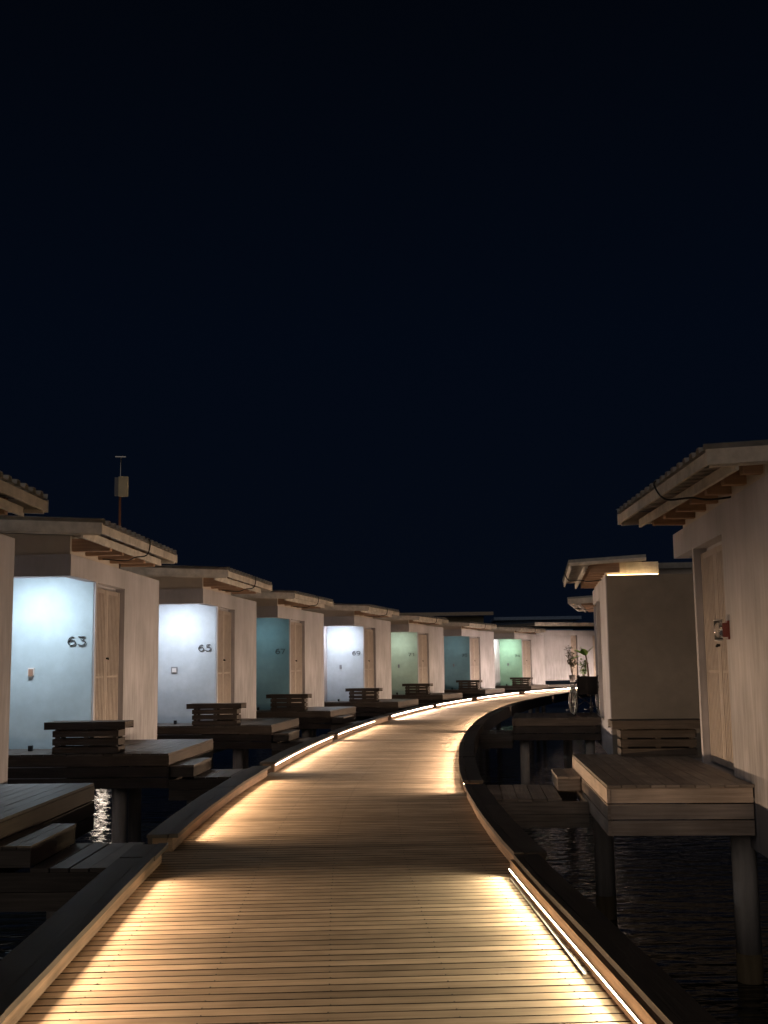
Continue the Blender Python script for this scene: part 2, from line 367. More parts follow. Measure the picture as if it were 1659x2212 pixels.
kerb(-1, 10.25, 17.15, K + ' on the left edge leading to the light blue cabin 63', 'orange', 10.9, 16.5, over=.05)
kerb(-1, 17.75, 24.75, K + ' on the left edge between the blue white cabin 65 and the walk', 'warm', 17.8, 24.7)
kerb(-1, 25.35, 33.6, K + ' on the left edge beside the deck of the dim teal cabin 67', 'warm', 25.4, 31.2)
kerb(-1, 34.2, 42.2, K + ' on the left edge beside the brightest bluish white cabin 69', 'pale', 34.25, 42.1)
kerb(-1, 42.9, 50.0, K + ' on the left edge beside the sage green cabin 71', 'pale', 42.95, 49.8)
kerb(-1, 50.9, 59.6, K + ' on the left edge beside the unlit dark teal cabin', 'pale', 51, 59.4)
kerb(-1, 60.6, 72, K + ' at the far end of the left edge, beyond cabin 75', 'pale', 60.7, 71.8)
INSET[0] = .075
kerb(1, -15, 8.95, K + ' on the right edge nearest the camera, its bare strip glaring', 'yellow', -14.5, 8.9, over=-.03, zled=.05)
INSET[0] = 0.0
kerb(1, 9.0, 14.15, 'dark unlit timber kerb on the right edge in front of the near gangway', over=.03)
kerb(1, 14.55, 21.4, K + ' on the right edge just past the near gangway', 'warm', 14.6, 21.3)
kerb(1, 21.45, 27.8, K + ' on the right edge where the walk starts to bend, before the second gangway', 'warm', 21.5, 27.2)
kerb(1, 28.2, 39.3, K + ' on the right edge left of the wheelchair', 'warm', 28.25, 38.6)
kerb(1, 39.8, 51.8, K + ' on the right edge ending behind the wheelchair', 'warm', 40, 51.4)

kerb(1, 52.3, 60.5, 'lit kerb on the right edge far away, hidden behind the wheelchair', 'pale', 52.4, 60.3)
kerb(1, 61, 71, 'lit kerb on the right edge at the very end of the bend', 'pale', 61.1, 70.8)
mb = MB(); mb.box(-.008, .008, -1.33, 1.33, 0, .002); mb.box(-.0095, -.008, -1.33, 1.33, 0, .008); mb.box(.008, .0095, -1.33, 1.33, 0, .008)
o = obj('metal_channel', mb, M['steel']); o.location = (.96, 7.45, .006); o.rotation_euler = (0, 0, .035)
tag(o, 'thin loose metal channel lying on the boards beside the near right kerb', 'metal strip')

# ---------------------------------------------------------------- cabins
UJ, UD, LEN = 1.26, 2.96, 5.41
ZF, LT, WT, RH, RV = .38, EYE + 1.3865, EYE + 1.71, EYE + 1.95, .954
ZB = -.27; SL = .05; PD = 1.36
def roofz(x): return RH + (RV - x) * SL

def m_wall(L_, back=-7):
    mb = MB()
    mb.box(back, -.16, UJ, L_, ZB, WT); mb.box(-.16, 0, 0, L_, LT, WT); mb.box(-.16, 0, UD, L_, ZB, LT)
    mb.box(-.16, 0, UJ, UD, ZB, ZF - .005); mb.box(-.16, 0, UJ, UJ + .1, ZF - .005, LT)
    mb.box(-PD, -.16, 0, .16, LT, WT); mb.box(-PD, -.16, .16, UJ, LT + .08, WT)
    mb.box(back, -PD, 0, UJ, ZB, WT); mb.box(-PD, 0, .02, UJ, ZB, ZF - .04)
    return mb
def m_shutter(w_, ribs=True):
    """a leaf: stiles, rails and close vertical battens, 0..w_ along y, thickness along -x"""
    mb = MB(); h0, h1 = ZF + .03, LT - .07; st = .07; T = .055
    mb.box(-T, 0, 0, st, h0, h1); mb.box(-T, 0, w_ - st, w_, h0, h1)
    zm = h0 + (h1 - h0) * .42
    for a, b in ((h0, h0 + .07), (zm, zm + .03), (h1 - .07, h1)): mb.box(-T, -.006, st, w_ - st, a, b)
    n = 8; step = (w_ - 2 * st) / n
    for a, b in ((h0 + .07, zm), (zm + .03, h1 - .07)):
        mb.box(-T + .002, -T + .008, st, w_ - st, a, b)
        for i in range(n): mb.box(-T + .008, -.004, st + i * step + .013, st + (i + 1) * step - .013, a, b)
    return mb
def m_roof(y0, y1, x0):
    """sheet with raised ribs that run down the slope"""
    mb = MB(); prof = []; y = y0
    while y < y1 - .001:
        for dy, z in ((0, .062), (.085, .062), (.105, .006), (.245, .006), (.265, .062)):
            if y + dy <= y1: prof.append((y + dy, z))
        y += .265
    xs = (x0, RV + .02)
    def rz(x): return roofz(x)
    b = len(mb.v)
    for (yy, z) in prof:
        for x in xs:
            mb.v.append((x, yy, rz(x) + z))
        for x in xs:
            mb.v.append((x, yy, rz(x) + z - .006))
    for i in range(len(prof) - 1):
        a = b + 4 * i; c = a + 4
        if prof[i + 1][0] - prof[i][0] < 1e-5: continue
        mb.quad([a, a + 1, c + 1, c], [(0, 0), (1, 0), (1, 1), (0, 1)]); mb.quad([a + 2, c + 2, c + 3, a + 3], [(0, 0), (1, 0), (1, 1), (0, 1)])
        mb.quad([a + 1, a + 3, c + 3, c + 1], [(0, 0), (1, 0), (1, 1), (0, 1)]); mb.quad([a, c, c + 2, a + 2], [(0, 0), (1, 0), (1, 1), (0, 1)])
    return mb
def sloped(mb, x0, x1, y0, y1, za, zb):
    """board following the roof slope, za..zb relative to the roof line"""
    c = [(x0, y0, roofz(x0) + za), (x1, y0, roofz(x1) + za), (x1, y1, roofz(x1) + za), (x0, y1, roofz(x0) + za),
         (x0, y0, roofz(x0) + zb), (x1, y0, roofz(x1) + zb), (x1, y1, roofz(x1) + zb), (x0, y1, roofz(x0) + zb)]
    mb.hexa(c)
CACHE = {}
def cached(key, fn):
    if key not in CACHE: CACHE[key] = fn().mesh(key.split('|')[0])
    return CACHE[key]
DIG = {'1': [[(.2, .75), (.5, 1), (.5, 0)]], '7': [[(0, .98), (.75, 1), (.25, 0)]],
       '4': [[(.62, 0), (.62, 1), (0, .3), (.85, .3)]],
       '3': [[(.02, 1), (.7, 1), (.3, .62), (.62, .56), (.78, .32), (.66, .08), (.36, -.02), (.0, .08)]],
       '5': [[(.72, 1), (.2, 1), (.12, .6), (.45, .66), (.74, .5), (.78, .24), (.58, .02), (.3, -.02), (.0, .12)]]}
six = [(.62, .96), (.4, 1.0), (.18, .86), (.04, .6), (.02, .34), (.12, .1), (.38, -.02), (.66, .08), (.78, .32), (.66, .55), (.38, .62), (.1, .48)]
DIG['6'] = [six]; DIG['9'] = [[(.8 - x, .98 - y) for x, y in six]]
def m_number(txt):
    mb = MB(); x = -.15; h = .135
    for ch in txt:
        for st in DIG[ch]: mb.tube([(x + a * .155, 0, -h / 2 + b * h) for a, b in st], .0095, 6)
        x += .16
    return mb
def cabin(label, pos, a, right=False, num=None, paint='blue', lamp=0.0, lampcol=(1, 1, 1), L_=LEN, ry=(-1.68, 2.78), rx=-6.6, box=None, detail=True, group='plastered cabins in a row', boxkind=0, rdx=0.0, vd=.145, rrot=0.0):
    t = thing('cabin', label, 'cabin', (pos[0], pos[1], 0), -a + (math.pi if right else 0), group)
    obj('wall', cached('wall|%s' % L_, lambda: m_wall(L_)), M['wall'], t)
    mb_ = lambda: (lambda m: (m.box(-PD + .003, -.03, UJ - .012, UJ - .0, ZF - .04, LT + .08), m)[1])(MB())
    pw = cached('painted_wall', mb_)
    o = obj('painted_wall', pw, None, t)
    if not pw.materials: pw.materials.append(M['p_blue'])
    o.material_slots[0].link = 'OBJECT'; o.material_slots[0].material = M['p_' + paint]
    w_ = (UD - UJ - .1 - .03) / 2
    for i in range(2):
        sh = obj('shutter', cached('shutter', lambda: m_shutter(w_)), M['shutter'], t); sh.location = (-.085, UJ + .11 + i * (w_ + .012), 0)
        if i: k = obj('knob', cached('knob', lambda: (lambda m: (m.tube([(0, .035, 1.78), (.03, .035, 1.78), (.045, .035, 1.76)], [.016, .02, .012], 8), m)[1])(MB())), M['blackmetal'], sh)
    rf = obj('roof', cached('roof|%s%s' % (ry, rx), lambda: m_roof(ry[0], ry[1], rx)), M['roof'], t); rf.location = (rdx, 0, 0); rf.rotation_euler = (0, 0, rrot)
    def fas(m_, name, mat=M['trim']): return obj(name, m_, mat, rf)
    def mf():
        m = MB(); m.box(RV - .03, RV, ry[0] + .035, ry[1] - .035, RH - .135, RH - .02); return m
    fas(cached('eave_board|%s' % (ry,), mf), 'eave_board')
    def ml():
        m = MB(); m.box(.655, .69, ry[0] + .05, ry[1] - .04, RH - .19, RH - .085); return m
    fas(cached('inner_eave_board|%s' % (ry,), ml), 'inner_eave_board')
    for y in (ry[0], ry[1] - .03):
        def mv():
            m = MB(); sloped(m, rx, RV + .004, y, y + .03, -vd, .002); sloped(m, rx, RV - .035, y + .032 if y == ry[0] else y - .045, y + .075 if y == ry[0] else y - .002, -vd - .02, -vd + .025); return m
        fas(cached('verge_board|%s%s%s' % (ry, rx, y), mv), 'verge_board')
    g0, g1 = max(.02, ry[0] + .2), min(L_ - .1, ry[1] - .15)
    def mg():
        m = MB(); x0 = max(rx, -6.5) + .1; x1 = -.02
        m.hexa([(x0, g0, WT), (x1, g0, WT), (x1, g1, WT), (x0, g1, WT), (x0, g0, roofz(x0) - .012), (x1, g0, roofz(x1) - .012), (x1, g1, roofz(x1) - .012), (x0, g1, roofz(x0) - .012)]); return m
    obj('gable', cached('gable|%s%s%s%s' % (g0, g1, rx, L_), mg), M['wall_plain'], t)
    y = g0 + .06
    while y < g1 + .25:
        r_ = obj('rafter', cached('rafter', lambda: (lambda m: (m.box(-.015, .56, 0, .11, WT + .045, RH - .004), m)[1])(MB())), M['rafter'], rf); r_.location = (0, y, 0); y += .66
    yc = (ry[0] * .45 + ry[1] * .55)
    c_ = [(RV - .25, yc - .1, roofz(.7) + .06), (RV + .01, yc - .06, RH + .05), (RV + .035, yc, RH - .05), (RV - .05, yc + .12, RH - .19), (.68, yc + .3, RH - .2), (.5, yc + .42, RH - .24), (.1, yc + .5, RH - .2)]
    obj('cable', cached('cable|%s' % (ry,), lambda: (lambda m: (m.tube(smooth_pts(c_), .011, 6), m)[1])(MB())), M['rubber'], rf)
    if lamp > 0:
        lc = glow('porch_lamp_glow', lampcol, lamp)
        m = MB(); m.tube([(-.85, .29, LT + .05), (-.85, .29, LT + .079)], .11, 18)
        pl = obj('porch_lamp', m, lc, t)
    if num:
        n_ = obj('house_number', cached('house_number|' + num, lambda: m_number(num)), M['digit'], t); n_.location = (-.27, UJ - .03, EYE + .45)
    if boxkind == 1:
        m = MB(); m.box(-.05, .05, -.02, 0, -.06, .06); o = obj('intercom', m, M['plastic'], t); o.location = (-1.0, UJ - .0125, EYE - .02)
        m = MB(); m.box(-.034, .034, -.04, -.021, -.075, .04); obj('intercom_key', m, M['brownbox'], o)
    elif boxkind == 2:
        m = MB(); m.box(-.075, .075, -.012, 0, -.075, .075); o = obj('switch_plate', m, M['grey'], t); o.location = (-.98, UJ - .0125, EYE - .04)
        m = MB(); m.box(-.045, .045, -.03, -.013, -.045, .045); obj('switch', m, M['plastic'], o)
    elif boxkind == 3:
        m = MB(); m.box(-.035, .035, -.03, 0, -.07, .07); o = obj('intercom', m, M['grey'], t); o.location = (-.86, UJ - .0125, EYE - .03)
    return t
def smooth_pts(c_, n=5):
    c_ = [Vector(p) for p in c_]; c2 = [c_[0]] + c_ + [c_[-1]]; o_ = []
    for i in range(1, len(c2) - 2):
        for k in range(n): o_.append(cat(c2[i - 1], c2[i], c2[i + 1], c2[i + 2], k / n))
    return o_ + [c_[-1]]

def bench(label, parentpose, x, y, rz=0.0, wd='dark'):
    a, pos, right = parentpose
    t = thing('bench', label, 'bench', (0, 0, 0), 0, 'slatted timber benches on the decks')
    mat = pose(parentpose); t.matrix_world = mat @ Matrix.Translation((x, y, ZF + .002)) @ Matrix.Rotation(rz, 4, 'Z')
    m = MB(); 
    for i in range(4): m.box(-.60, .60, -.2 + i * .101, -.2 + i * .101 + .094, .415, .458)
    m.box(-.60, .60, -.235, -.205, .352, .46); m.box(-.60, .60, .207, .237, .352, .46)
    m.box(-.60, -.57, -.203, .205, .375, .41); m.box(.57, .60, -.203, .205, .375, .41)
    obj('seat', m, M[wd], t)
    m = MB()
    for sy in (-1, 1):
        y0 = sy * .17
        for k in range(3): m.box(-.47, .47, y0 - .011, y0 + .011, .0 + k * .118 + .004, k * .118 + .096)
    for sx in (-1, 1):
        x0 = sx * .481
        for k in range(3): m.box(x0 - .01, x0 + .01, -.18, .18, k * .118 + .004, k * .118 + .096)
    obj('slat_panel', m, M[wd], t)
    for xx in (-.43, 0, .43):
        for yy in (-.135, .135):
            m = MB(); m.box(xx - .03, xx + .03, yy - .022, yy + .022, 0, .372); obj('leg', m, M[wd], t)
    return t
def pose(pp):
    a, pos, right = pp
    return Matrix.Translation((pos[0], pos[1], 0)) @ Matrix.Rotation(-a + (math.pi if right else 0), 4, 'Z')

def deck(label, pp, y0, y1, xw, step=None, gang=None, porch=True, piles=True, spot=True, skirt='dark'):
    """timber deck in front of a cabin: x toward the walk, y along it"""
    t = thing('deck', label, 'deck', (0, 0, 0), 0, 'raised timber decks before the cabins'); t.matrix_world = pose(pp)
    m = MB(); x = .004
    n = max(1, round(xw / .142)); w_ = xw / n
    for i in range(n): m.box(x + i * w_, x + (i + 1) * w_ - .007, y0 + random.uniform(-.004, .004), y1, ZF - .028, ZF + random.uniform(-.002, .002), ax=1)
    if porch:
        x = -PD + .01; n = 8; w2 = (PD - .01) / n
        for i in range(n): m.box(x + i * w2, x + (i + 1) * w2 - .007, y0 if y0 < 0 or True else 0, UJ - .014, ZF - .028, ZF + random.uniform(-.002, .002), ax=1)
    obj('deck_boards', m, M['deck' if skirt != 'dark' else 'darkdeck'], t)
    zt = ZF - .031
    m = MB()
    for k in range(3):
        z1 = zt - k * .158
        m.box((-PD + .01) if porch else .01, xw - .03, y0 + .012, y0 + .042, z1 - .144, z1)
        m.box(xw - .028, xw + .004, y0 + .012, y1, z1 - .144, z1)
        m.box(.02, xw - .03, y1 - .045, y1 - .012, z1 - .144, z1)
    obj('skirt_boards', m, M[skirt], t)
    if piles:
        for (px, py) in ((.70, y0 + .35), (xw - .25, y1 - .4), (.25, y1 - .4)):
            m = MB(); m.tube([(px, py, -1.7), (px, py, zt - .3)], .11, 14); obj('pile', m, M['pile'], t)
    if step:
        a, b, sx0, sx1 = step; m = MB(); zs = .21
        n = max(2, round((sx1 - sx0) / .14)); ww = (sx1 - sx0) / n
        for i in range(n): m.box(sx0 + .006 + i * ww, sx0 + (i + 1) * ww, a, b, zs - .03, zs, ax=1)
        m.box(sx0 + .008, sx1 - .004, a + .01, a + .04, zs - .17, zs - .033); m.box(sx0 + .008, sx1 - .004, b - .04, b - .01, zs - .17, zs - .033)
        m.box(sx1 - .034, sx1 - .006, a + .042, b - .042, zs - .17, zs - .033)
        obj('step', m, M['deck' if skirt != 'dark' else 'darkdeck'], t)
    if gang:
        a, b, gx0, gx1 = gang; m = MB(); zg = .04
        n = max(2, round((gx1 - gx0) / .17)); ww = (gx1 - gx0) / n
        for i in range(n): m.box(gx0 + i * ww + .006, gx0 + (i + 1) * ww - .006, a, b, zg - .03, zg + random.uniform(-.003, .003), ax=1)
        for yy in (a, b - .04):
            for k in range(2): m.box(xw + .01, gx1, yy, yy + .04, zg - .033 - (k + 1) * .15 + .006, zg - .033 - k * .15)
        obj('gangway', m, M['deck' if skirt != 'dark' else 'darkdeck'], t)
    if spot:
        m = MB(); m.box(-.03, .03, -.03, .03, 0, .085); o = obj('floor_spot', m, M['blackmetal'], t); o.location = (-.80, .75, ZF)
    return t

COLD = (.80, .92, 1.0)
CAB = {  # number: (pos, angle, paint, lamp, colour, deck width, gap to kerb)
 '61': ((-4.88, 9.3), .01, 'blue', 0, COLD), '63': ((-4.668, 16.802), .044, 'blue', 150, (.86, .95, 1.0)), '65': ((-3.938, 24.521), .101, 'paleblue', 150, (.88, .94, 1.0)),
 '67': ((-3.029, 32.0), .187, 'teal', 18, (.7, .95, 1)), '69': ((-1.073, 39.206), .238, 'paleblue', 170, (.90, .94, 1.0)), '71': ((.979, 47.502), .316, 'sage', 42, (.95, 1, .9)),
 '73': ((3.714, 55.76), .389, 'teal', 9, (.7, .95, 1)), '75': ((7.231, 64.045), .446, 'green', 95, (.92, 1, .92))}
DESC = {'61': 'plastered cabin cut off by the left edge of the photo, closest on the left', '63': 'cream cabin numbered 63 with evenly lit light blue porch wall',
 '65': 'cream cabin numbered 65 with pale blue white porch wall and a square switch', '67': 'cream cabin numbered 67 with a dim teal porch wall',
 '69': 'cream cabin numbered 69 with bright bluish white porch wall', '71': 'cream cabin numbered 71 with pale sage green porch wall',
 '73': 'cream cabin with unlit dark teal porch wall, between the two green ones', '75': 'farthest numbered cabin on the left, with mint green porch wall and number 74'}
for k, (pos, a, paint, lamp, lc) in CAB.items():
    num = {'61': None, '73': '73', '75': '74'}.get(k, k)
    cabin(DESC[k], pos, a, False, num, paint, lamp, lc, ry=(-1.68, 3.7 if k == '61' else 2.78), boxkind={'63': 1, '65': 2, '61': 0, '67': 0}.get(k, 3))
    pp = (a, pos, False)
    # distance to the kerb along local x at the step
    Mx = pose(pp); o_ = Mx @ Vector((0, .6, 0)); dx = (Mx.to_3x3() @ Vector((1, 0, 0)))
    best = min((abs((at_s(s_)[0] - at_s(s_)[2] * HW - Vector((o_.x, o_.y))).dot(Vector((dx.y, -dx.x)))), s_) for s_ in [S[-1] * i / 900 for i in range(900)])
    e_ = at_s(best[1])[0] - at_s(best[1])[2] * HW; gap = (e_ - Vector((o_.x, o_.y))).dot(Vector((dx.x, dx.y)))
    xw = min(1.5 if k != '61' else 1.66, gap - .55); gx = gap - .32
    hasstep = gap > 2.2
    who = {'61': 'the cabin cut off by the left edge', '63': 'the light blue cabin 63', '65': 'the pale blue white cabin 65', '67': 'the dim teal cabin 67', '69': 'the brightest bluish white cabin 69',
           '71': 'the sage green cabin 71', '73': 'the unlit dark teal cabin beyond 71', '75': 'the mint green cabin numbered 74'}[k]
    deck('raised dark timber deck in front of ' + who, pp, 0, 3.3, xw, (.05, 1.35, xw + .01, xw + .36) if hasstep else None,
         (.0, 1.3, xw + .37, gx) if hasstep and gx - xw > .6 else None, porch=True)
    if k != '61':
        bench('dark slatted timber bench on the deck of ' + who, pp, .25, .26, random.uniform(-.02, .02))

# right hand side
RP1 = (.075, (3.93, 15.35), True)
cabin('large cream cabin at the right edge with tall louvred shutters and a wall lantern', RP1[1], RP1[0], True, None, 'blue', 0, L_=5.9, ry=(.45, 5.0), rx=-6.3, rdx=-.13, rrot=.055)
deck('raised timber deck at the right with three deep skirt boards', RP1, -.12, 3.85, 1.45, (.05 + .0, 1.15, 1.46, 1.75), (.40, 2.0, 1.76, 2.62), porch=False, piles=False, spot=False, skirt='greywood')
bench('grey slatted timber bench at the back of the near right deck', RP1, .36, .12, 0, 'rdark')
RP2 = (.131, (5.03, 27.5), True)
cabin('cream cabin at the right with a blank end wall and a glowing yellow gable', RP2[1], RP2[0], True, None, 'blue', 0, L_=5.15, ry=(.3, 5.45), rx=-.52, rdx=-.26, vd=.04)
deck('dark timber deck under the wheelchair', RP2, -1.0, 1.75, 1.98, None, (.35, 1.72, 2.0, 2.72), porch=False, spot=False)
RP3 = (.22, (7.55, 40.1), True)
cabin('narrow glimpse of a farther cream cabin behind the wheelchair', RP3[1], RP3[0], True, None, 'blue', 0, L_=5.2, ry=(.3, 5.5), rdx=-.2)
for o in list(COL.objects):
    pass
# piles of the near right deck and cabin
def pile(x, y, top, label, r=.125):
    t = thing('concrete_pile', label, 'pile', (x, y, -1.6), 0, 'concrete piles under the right cabins')
    m = MB(); m.tube([(0, 0, -.4), (0, 0, .28)], r * 1.03, 20); obj('stained_foot', m, M['pilestain'], t)
    m = MB(); m.tube([(0, 0, .281), (0, 0, 1.6 + top)], r, 20); obj('shaft', m, M['pile'], t)
pile(3.63, 11.95, -.11, 'pale round concrete pile standing in the water under the near right deck')
pile(2.75, 14.9, -.11, 'dim round concrete pile at the back of the near right deck')
# underside beam of the right cabin, rear roof block of the second cabin
RM = pose(RP2)

# lit gable on the second right cabin
def place(o, pp, loc=(0, 0, 0)):
    o.matrix_world = pose(pp) @ Matrix.Translation(loc)
cab2 = [o for o in COL.objects if o.get('label', '').startswith('cream cabin at the right with a blank')][0]
M['taupe'] = plaster('taupe_end_wall', (0.27, 0.235, 0.20), stain=0.06, bump=0.5, streak=False)
m = MB(); m.box(-6.9, -.02, 5.152, 5.158, ZB + .02, WT - .002); obj('end_wall', m, M['taupe'], cab2)
m = MB(); m.box(-1.05, -.03, 5.0, 5.03, WT + .002, RH + .02); o = obj('gable_board', m, M['trim'], cab2)
m = MB(); m.box(-1.03, -.05, 5.10, 5.112, WT + .003, WT + .012); o = obj('gable_light', m, glow('gable_light_glow', (1, .66, .30), 6), cab2)
m = MB(); m.box(-6.4, -1.06, 2.2, 3.9, WT + .002, WT + .20); obj('parapet', m, M['wall_plain'], cab2)
m = MB(); m.box(-6.6, -1.1, 1.9, 4.0, WT + .202, WT + .32); obj('rear_roof', m, M['roof'], cab2)

# wall lantern of the near right cabin
t = thing('wall_lantern', 'unlit dark red wall lantern with clear glass on the right cabin wall', 'lantern'); place(t, RP1, (.003, UD + .12, EYE + .33))
m = MB(); m.box(0, .02, -.05, .05, -.10, .10); m.box(.02, .07, -.04, .04, -.075, .075); obj('mount', m, M['redbox'], t)
m = MB(); m.tube([(.11, 0, -.10), (.11, 0, .10)], .045, 16); obj('glass', m, M['glass'], t)
m = MB(); m.tube([(.11, 0, .101), (.11, 0, .115)], .047, 16); m.tube([(.11, 0, -.115), (.11, 0, -.101)], .047, 16); obj('rim', m, M['steel'], t)

# antenna mast behind cabin 63
t = thing('antenna_mast', 'rusty mast with a cream antenna panel rising above cabin 63', 'antenna', (-4.99, 21.2, WT + .002))
m = MB(); m.box(-.08, .08, -.08, .08, 0, .02); m.tube([(0, 0, 0), (0, 0, 1.55)], .022, 8); obj('pole', m, M['rust'], t)
m = MB(); m.tube([(0, 0, 1.55), (.005, 0, 2.28)], .013, 8); obj('rod', m, M['steel'], t)
m = MB(); m.box(-.02, .15, -.06, .02, 1.52, 1.90); obj('antenna_panel', m, M['panel'], t)
m = MB(); m.box(-.115, -.028, .03, .07, 1.54, 1.90); obj('rear_panel', m, M['grey'], t)
m = MB(); m.bar((-.10, 0, 2.29), (.10, 0, 2.285), .03, .018); m.tube([(.0, 0, 2.27), (.05, 0, 2.31)], .014, 6); obj('crossbar', m, M['steel'], t)

# small unseen lamp added below cabin 67 to make the broken glints between decks
t = thing('glint_lamp', 'added warm lamp hidden under the cabins, making the glints on the water between left decks', 'lamp', (-8.25, 33.4, -.5))
m = MB(); m.tube([(0, .2, -1.5), (0, .2, .2)], .1, 12); obj('post', m, M['pile'], t)
m = MB(); m.box(-.12, .12, -.03, .07, -.16, .16); obj('housing', m, M['grey'], t)
m = MB(); m.box(-.15, .15, -.05, -.031, -.12, .12); obj('lens', m, glow('glint_lamp_glow', (1, .82, .66), 9), t)

# ---------------------------------------------------------------- wheelchair (seen from behind)
def wheelchair():
    t = thing('wheelchair', 'empty black folding wheelchair parked on the right deck, seen from behind', 'wheelchair', (4.70, 27.0, ZF + .003), R(6)); t.scale = (1.08, 1.08, 1.08)
    for sx in (-1, 1):
        x = sx * .29; wr = .30
        ring = [(x, math.cos(a) * wr, wr + math.sin(a) * wr) for a in [2 * math.pi * i / 40 for i in range(40)]]
        wl = MB(); wl.tube(ring, .016, 8, closed=True); o = obj('wheel', wl, M['tyre'], t)
        m = MB(); m.tube([(x, math.cos(a) * (wr - .025), wr + math.sin(a) * (wr - .025)) for a in [2 * math.pi * i / 40 for i in range(40)]], .008, 6, closed=True)
        m.tube([(x - .03, 0, wr), (x + .03, 0, wr)], .022, 10)
        for i in range(18):
            a = 2 * math.pi * i / 18; m.tube([(x + (.015 if i % 2 else -.015), 0, wr), (x, math.cos(a) * (wr - .025), wr + math.sin(a) * (wr - .025))], .0022, 4)
        obj('rim', m, M['steel'], o)
        m = MB(); xx = x + sx * .03; m.tube([(xx, math.cos(a) * (wr - .045), wr + math.sin(a) * (wr - .045)) for a in [2 * math.pi * i / 36 for i in range(36)]], .008, 6, closed=True); obj('push_rim', m, M['steel'], o)
        cx = sx * .22
        m = MB(); m.tube([(cx, .42 + math.cos(a) * .075, .09 + math.sin(a) * .075) for a in [2 * math.pi * i / 20 for i in range(20)]], .014, 6, closed=True)
        m.tube([(cx - .02, .42, .09), (cx + .02, .42, .09)], .015, 8); m.box(cx - .004, cx + .004, .36, .48, .08, .10); m.bar((cx + sx * .03, .42, .09), (cx + sx * .03, .40, .26), .012, .03)
        obj('caster', m, M['tyre'], t)
        fx = sx * .225; m = MB()
        m.tube(smooth_pts([(fx, -.26, .845), (fx, -.16, .86), (fx, -.12, .80), (fx, -.10, .5), (fx, -.10, .12)]), .0125, 8)
        m.tube([(fx, -.10, .48), (fx, .36, .49), (fx, .42, .44), (fx, .40, .2)], .012, 8); m.tube([(fx, -.10, .16), (fx, .38, .18)], .012, 8)
        obj('side_frame', m, M['blackmetal'], t)
        m = MB(); m.tube([(fx, -.28, .845), (fx, -.18, .855)], .018, 10); obj('push_handle', m, M['rubber'], t)
        ax = sx * .265; m = MB(); m.tube(smooth_pts([(ax, -.09, .52), (ax, -.085, .66), (ax, -.03, .69), (ax, .22, .69), (ax, .27, .64), (ax, .28, .50)]), .011, 8)
        m.box(ax - .022, ax + .022, -.02, .23, .695, .72); m.box(ax - .003, ax + .003, -.02, .24, .50, .65); obj('armrest', m, M['blackmetal'], t)
        m = MB(); m.tube([(fx, .40, .40), (fx, .52, .16), (fx, .55, .10)], .011, 8); m.box(fx - .07 - (sx > 0) * .03 + .0, fx + .07 + (sx < 0) * .03, .50, .66, .09, .105); obj('footrest', m, M['blackmetal'], t)
    m = MB()
    pts = [(-.22 + .44 * i / 8, -.105 - .02 * math.sin(math.pi * i / 8)) for i in range(9)]
    for i in range(8):
        (x0, y0), (x1, y1) = pts[i], pts[i + 1]; m.hexa([(x0, y0, .45), (x1, y1, .45), (x1, y1 + .02, .45), (x0, y0 + .02, .45), (x0, y0, .835), (x1, y1, .835), (x1, y1 + .02, .835), (x0, y0 + .02, .835)])
    obj('backrest', m, M['fabric'], t)
    m = MB(); m.box(-.22, .22, -.09, .34, .47, .50); obj('seat', m, M['fabric'], t)
    m = MB(); m.tube([(-.215, .1, .17), (.215, .1, .46)], .011, 8); m.tube([(.215, .13, .17), (-.215, .13, .46)], .011, 8); m.tube([(0, .08, .315), (0, .15, .315)], .016, 8)
    obj('cross_brace', m, M['blackmetal'], t)
    return t
wheelchair()

# ---------------------------------------------------------------- far end: pink building, plants, roofs behind
def ray(px, py, Y):
    """position seen at a photo coordinate for a given distance (used once to lay out the far end)"""
    F, p, r = 2448., .1347, .01356; dx, dy = px - 829.5, py - 1106; a = dx * math.cos(r) - dy * math.sin(r); b = dx * math.sin(r) + dy * math.cos(r)
    d = Vector((a, F * math.cos(p) + b * math.sin(p), F * math.sin(p) - b * math.cos(p))); return d * (Y / d.y) + Vector((0, 0, EYE))
t = thing('long_building', 'long pinkish plastered building closing the bend behind the last cabin', 'building', (9.6, 70.2, 0), math.atan2(2.4, 4.6))
m = MB(); m.box(-.4, 2.2, .0, 5, .55, 3.32); m.box(2.7, 3.9, .0, 5, .55, 3.32); m.box(4.45, 14, .0, 5, .55, 3.32)
m.box(2.2, 2.7, .2, 5, .55, 3.32); m.box(3.9, 4.45, .2, 5, .55, 3.32); m.box(-.4, 14, .0, 5, 3.322, 3.62); obj('wall', m, M['wall'], t)
m = MB(); m.box(2.22, 2.68, .10, .14, .6, 3.3); obj('door', m, M['greywood'], t)
m = MB(); m.box(3.92, 4.43, .10, .14, .6, 3.3); obj('door', m, M['greywood'], t)
m = MB(); m.box(-1.0, 14.2, -.75, -.72, 3.86, 4.08); obj('fascia', m, M['trim'], t)
m = MB(); m.box(-1.0, 14.2, -.71, 5.2, 3.90, 4.05); obj('roof', m, M['roof'], t)
m = MB(); m.box(5.3, 5.95, -.03, -.002, 2.1, 2.6); obj('vent', m, M['grey'], t)
m = MB(); m.box(-1.2, 14, -1.3, -.002, -.1, .32); obj('base', m, M['dark'], t)
bt = ray(846, 1312, 77); 
t = thing('large_roof_building', 'low brown roof rising just behind the middle cabins', 'building', (4.0, 80, 0), -.02)
m = MB(); m.box(-4.3, 3.6, 0, .12, EYE + 3.42, EYE + 3.66); obj('fascia', m, M['brownroof'], t)
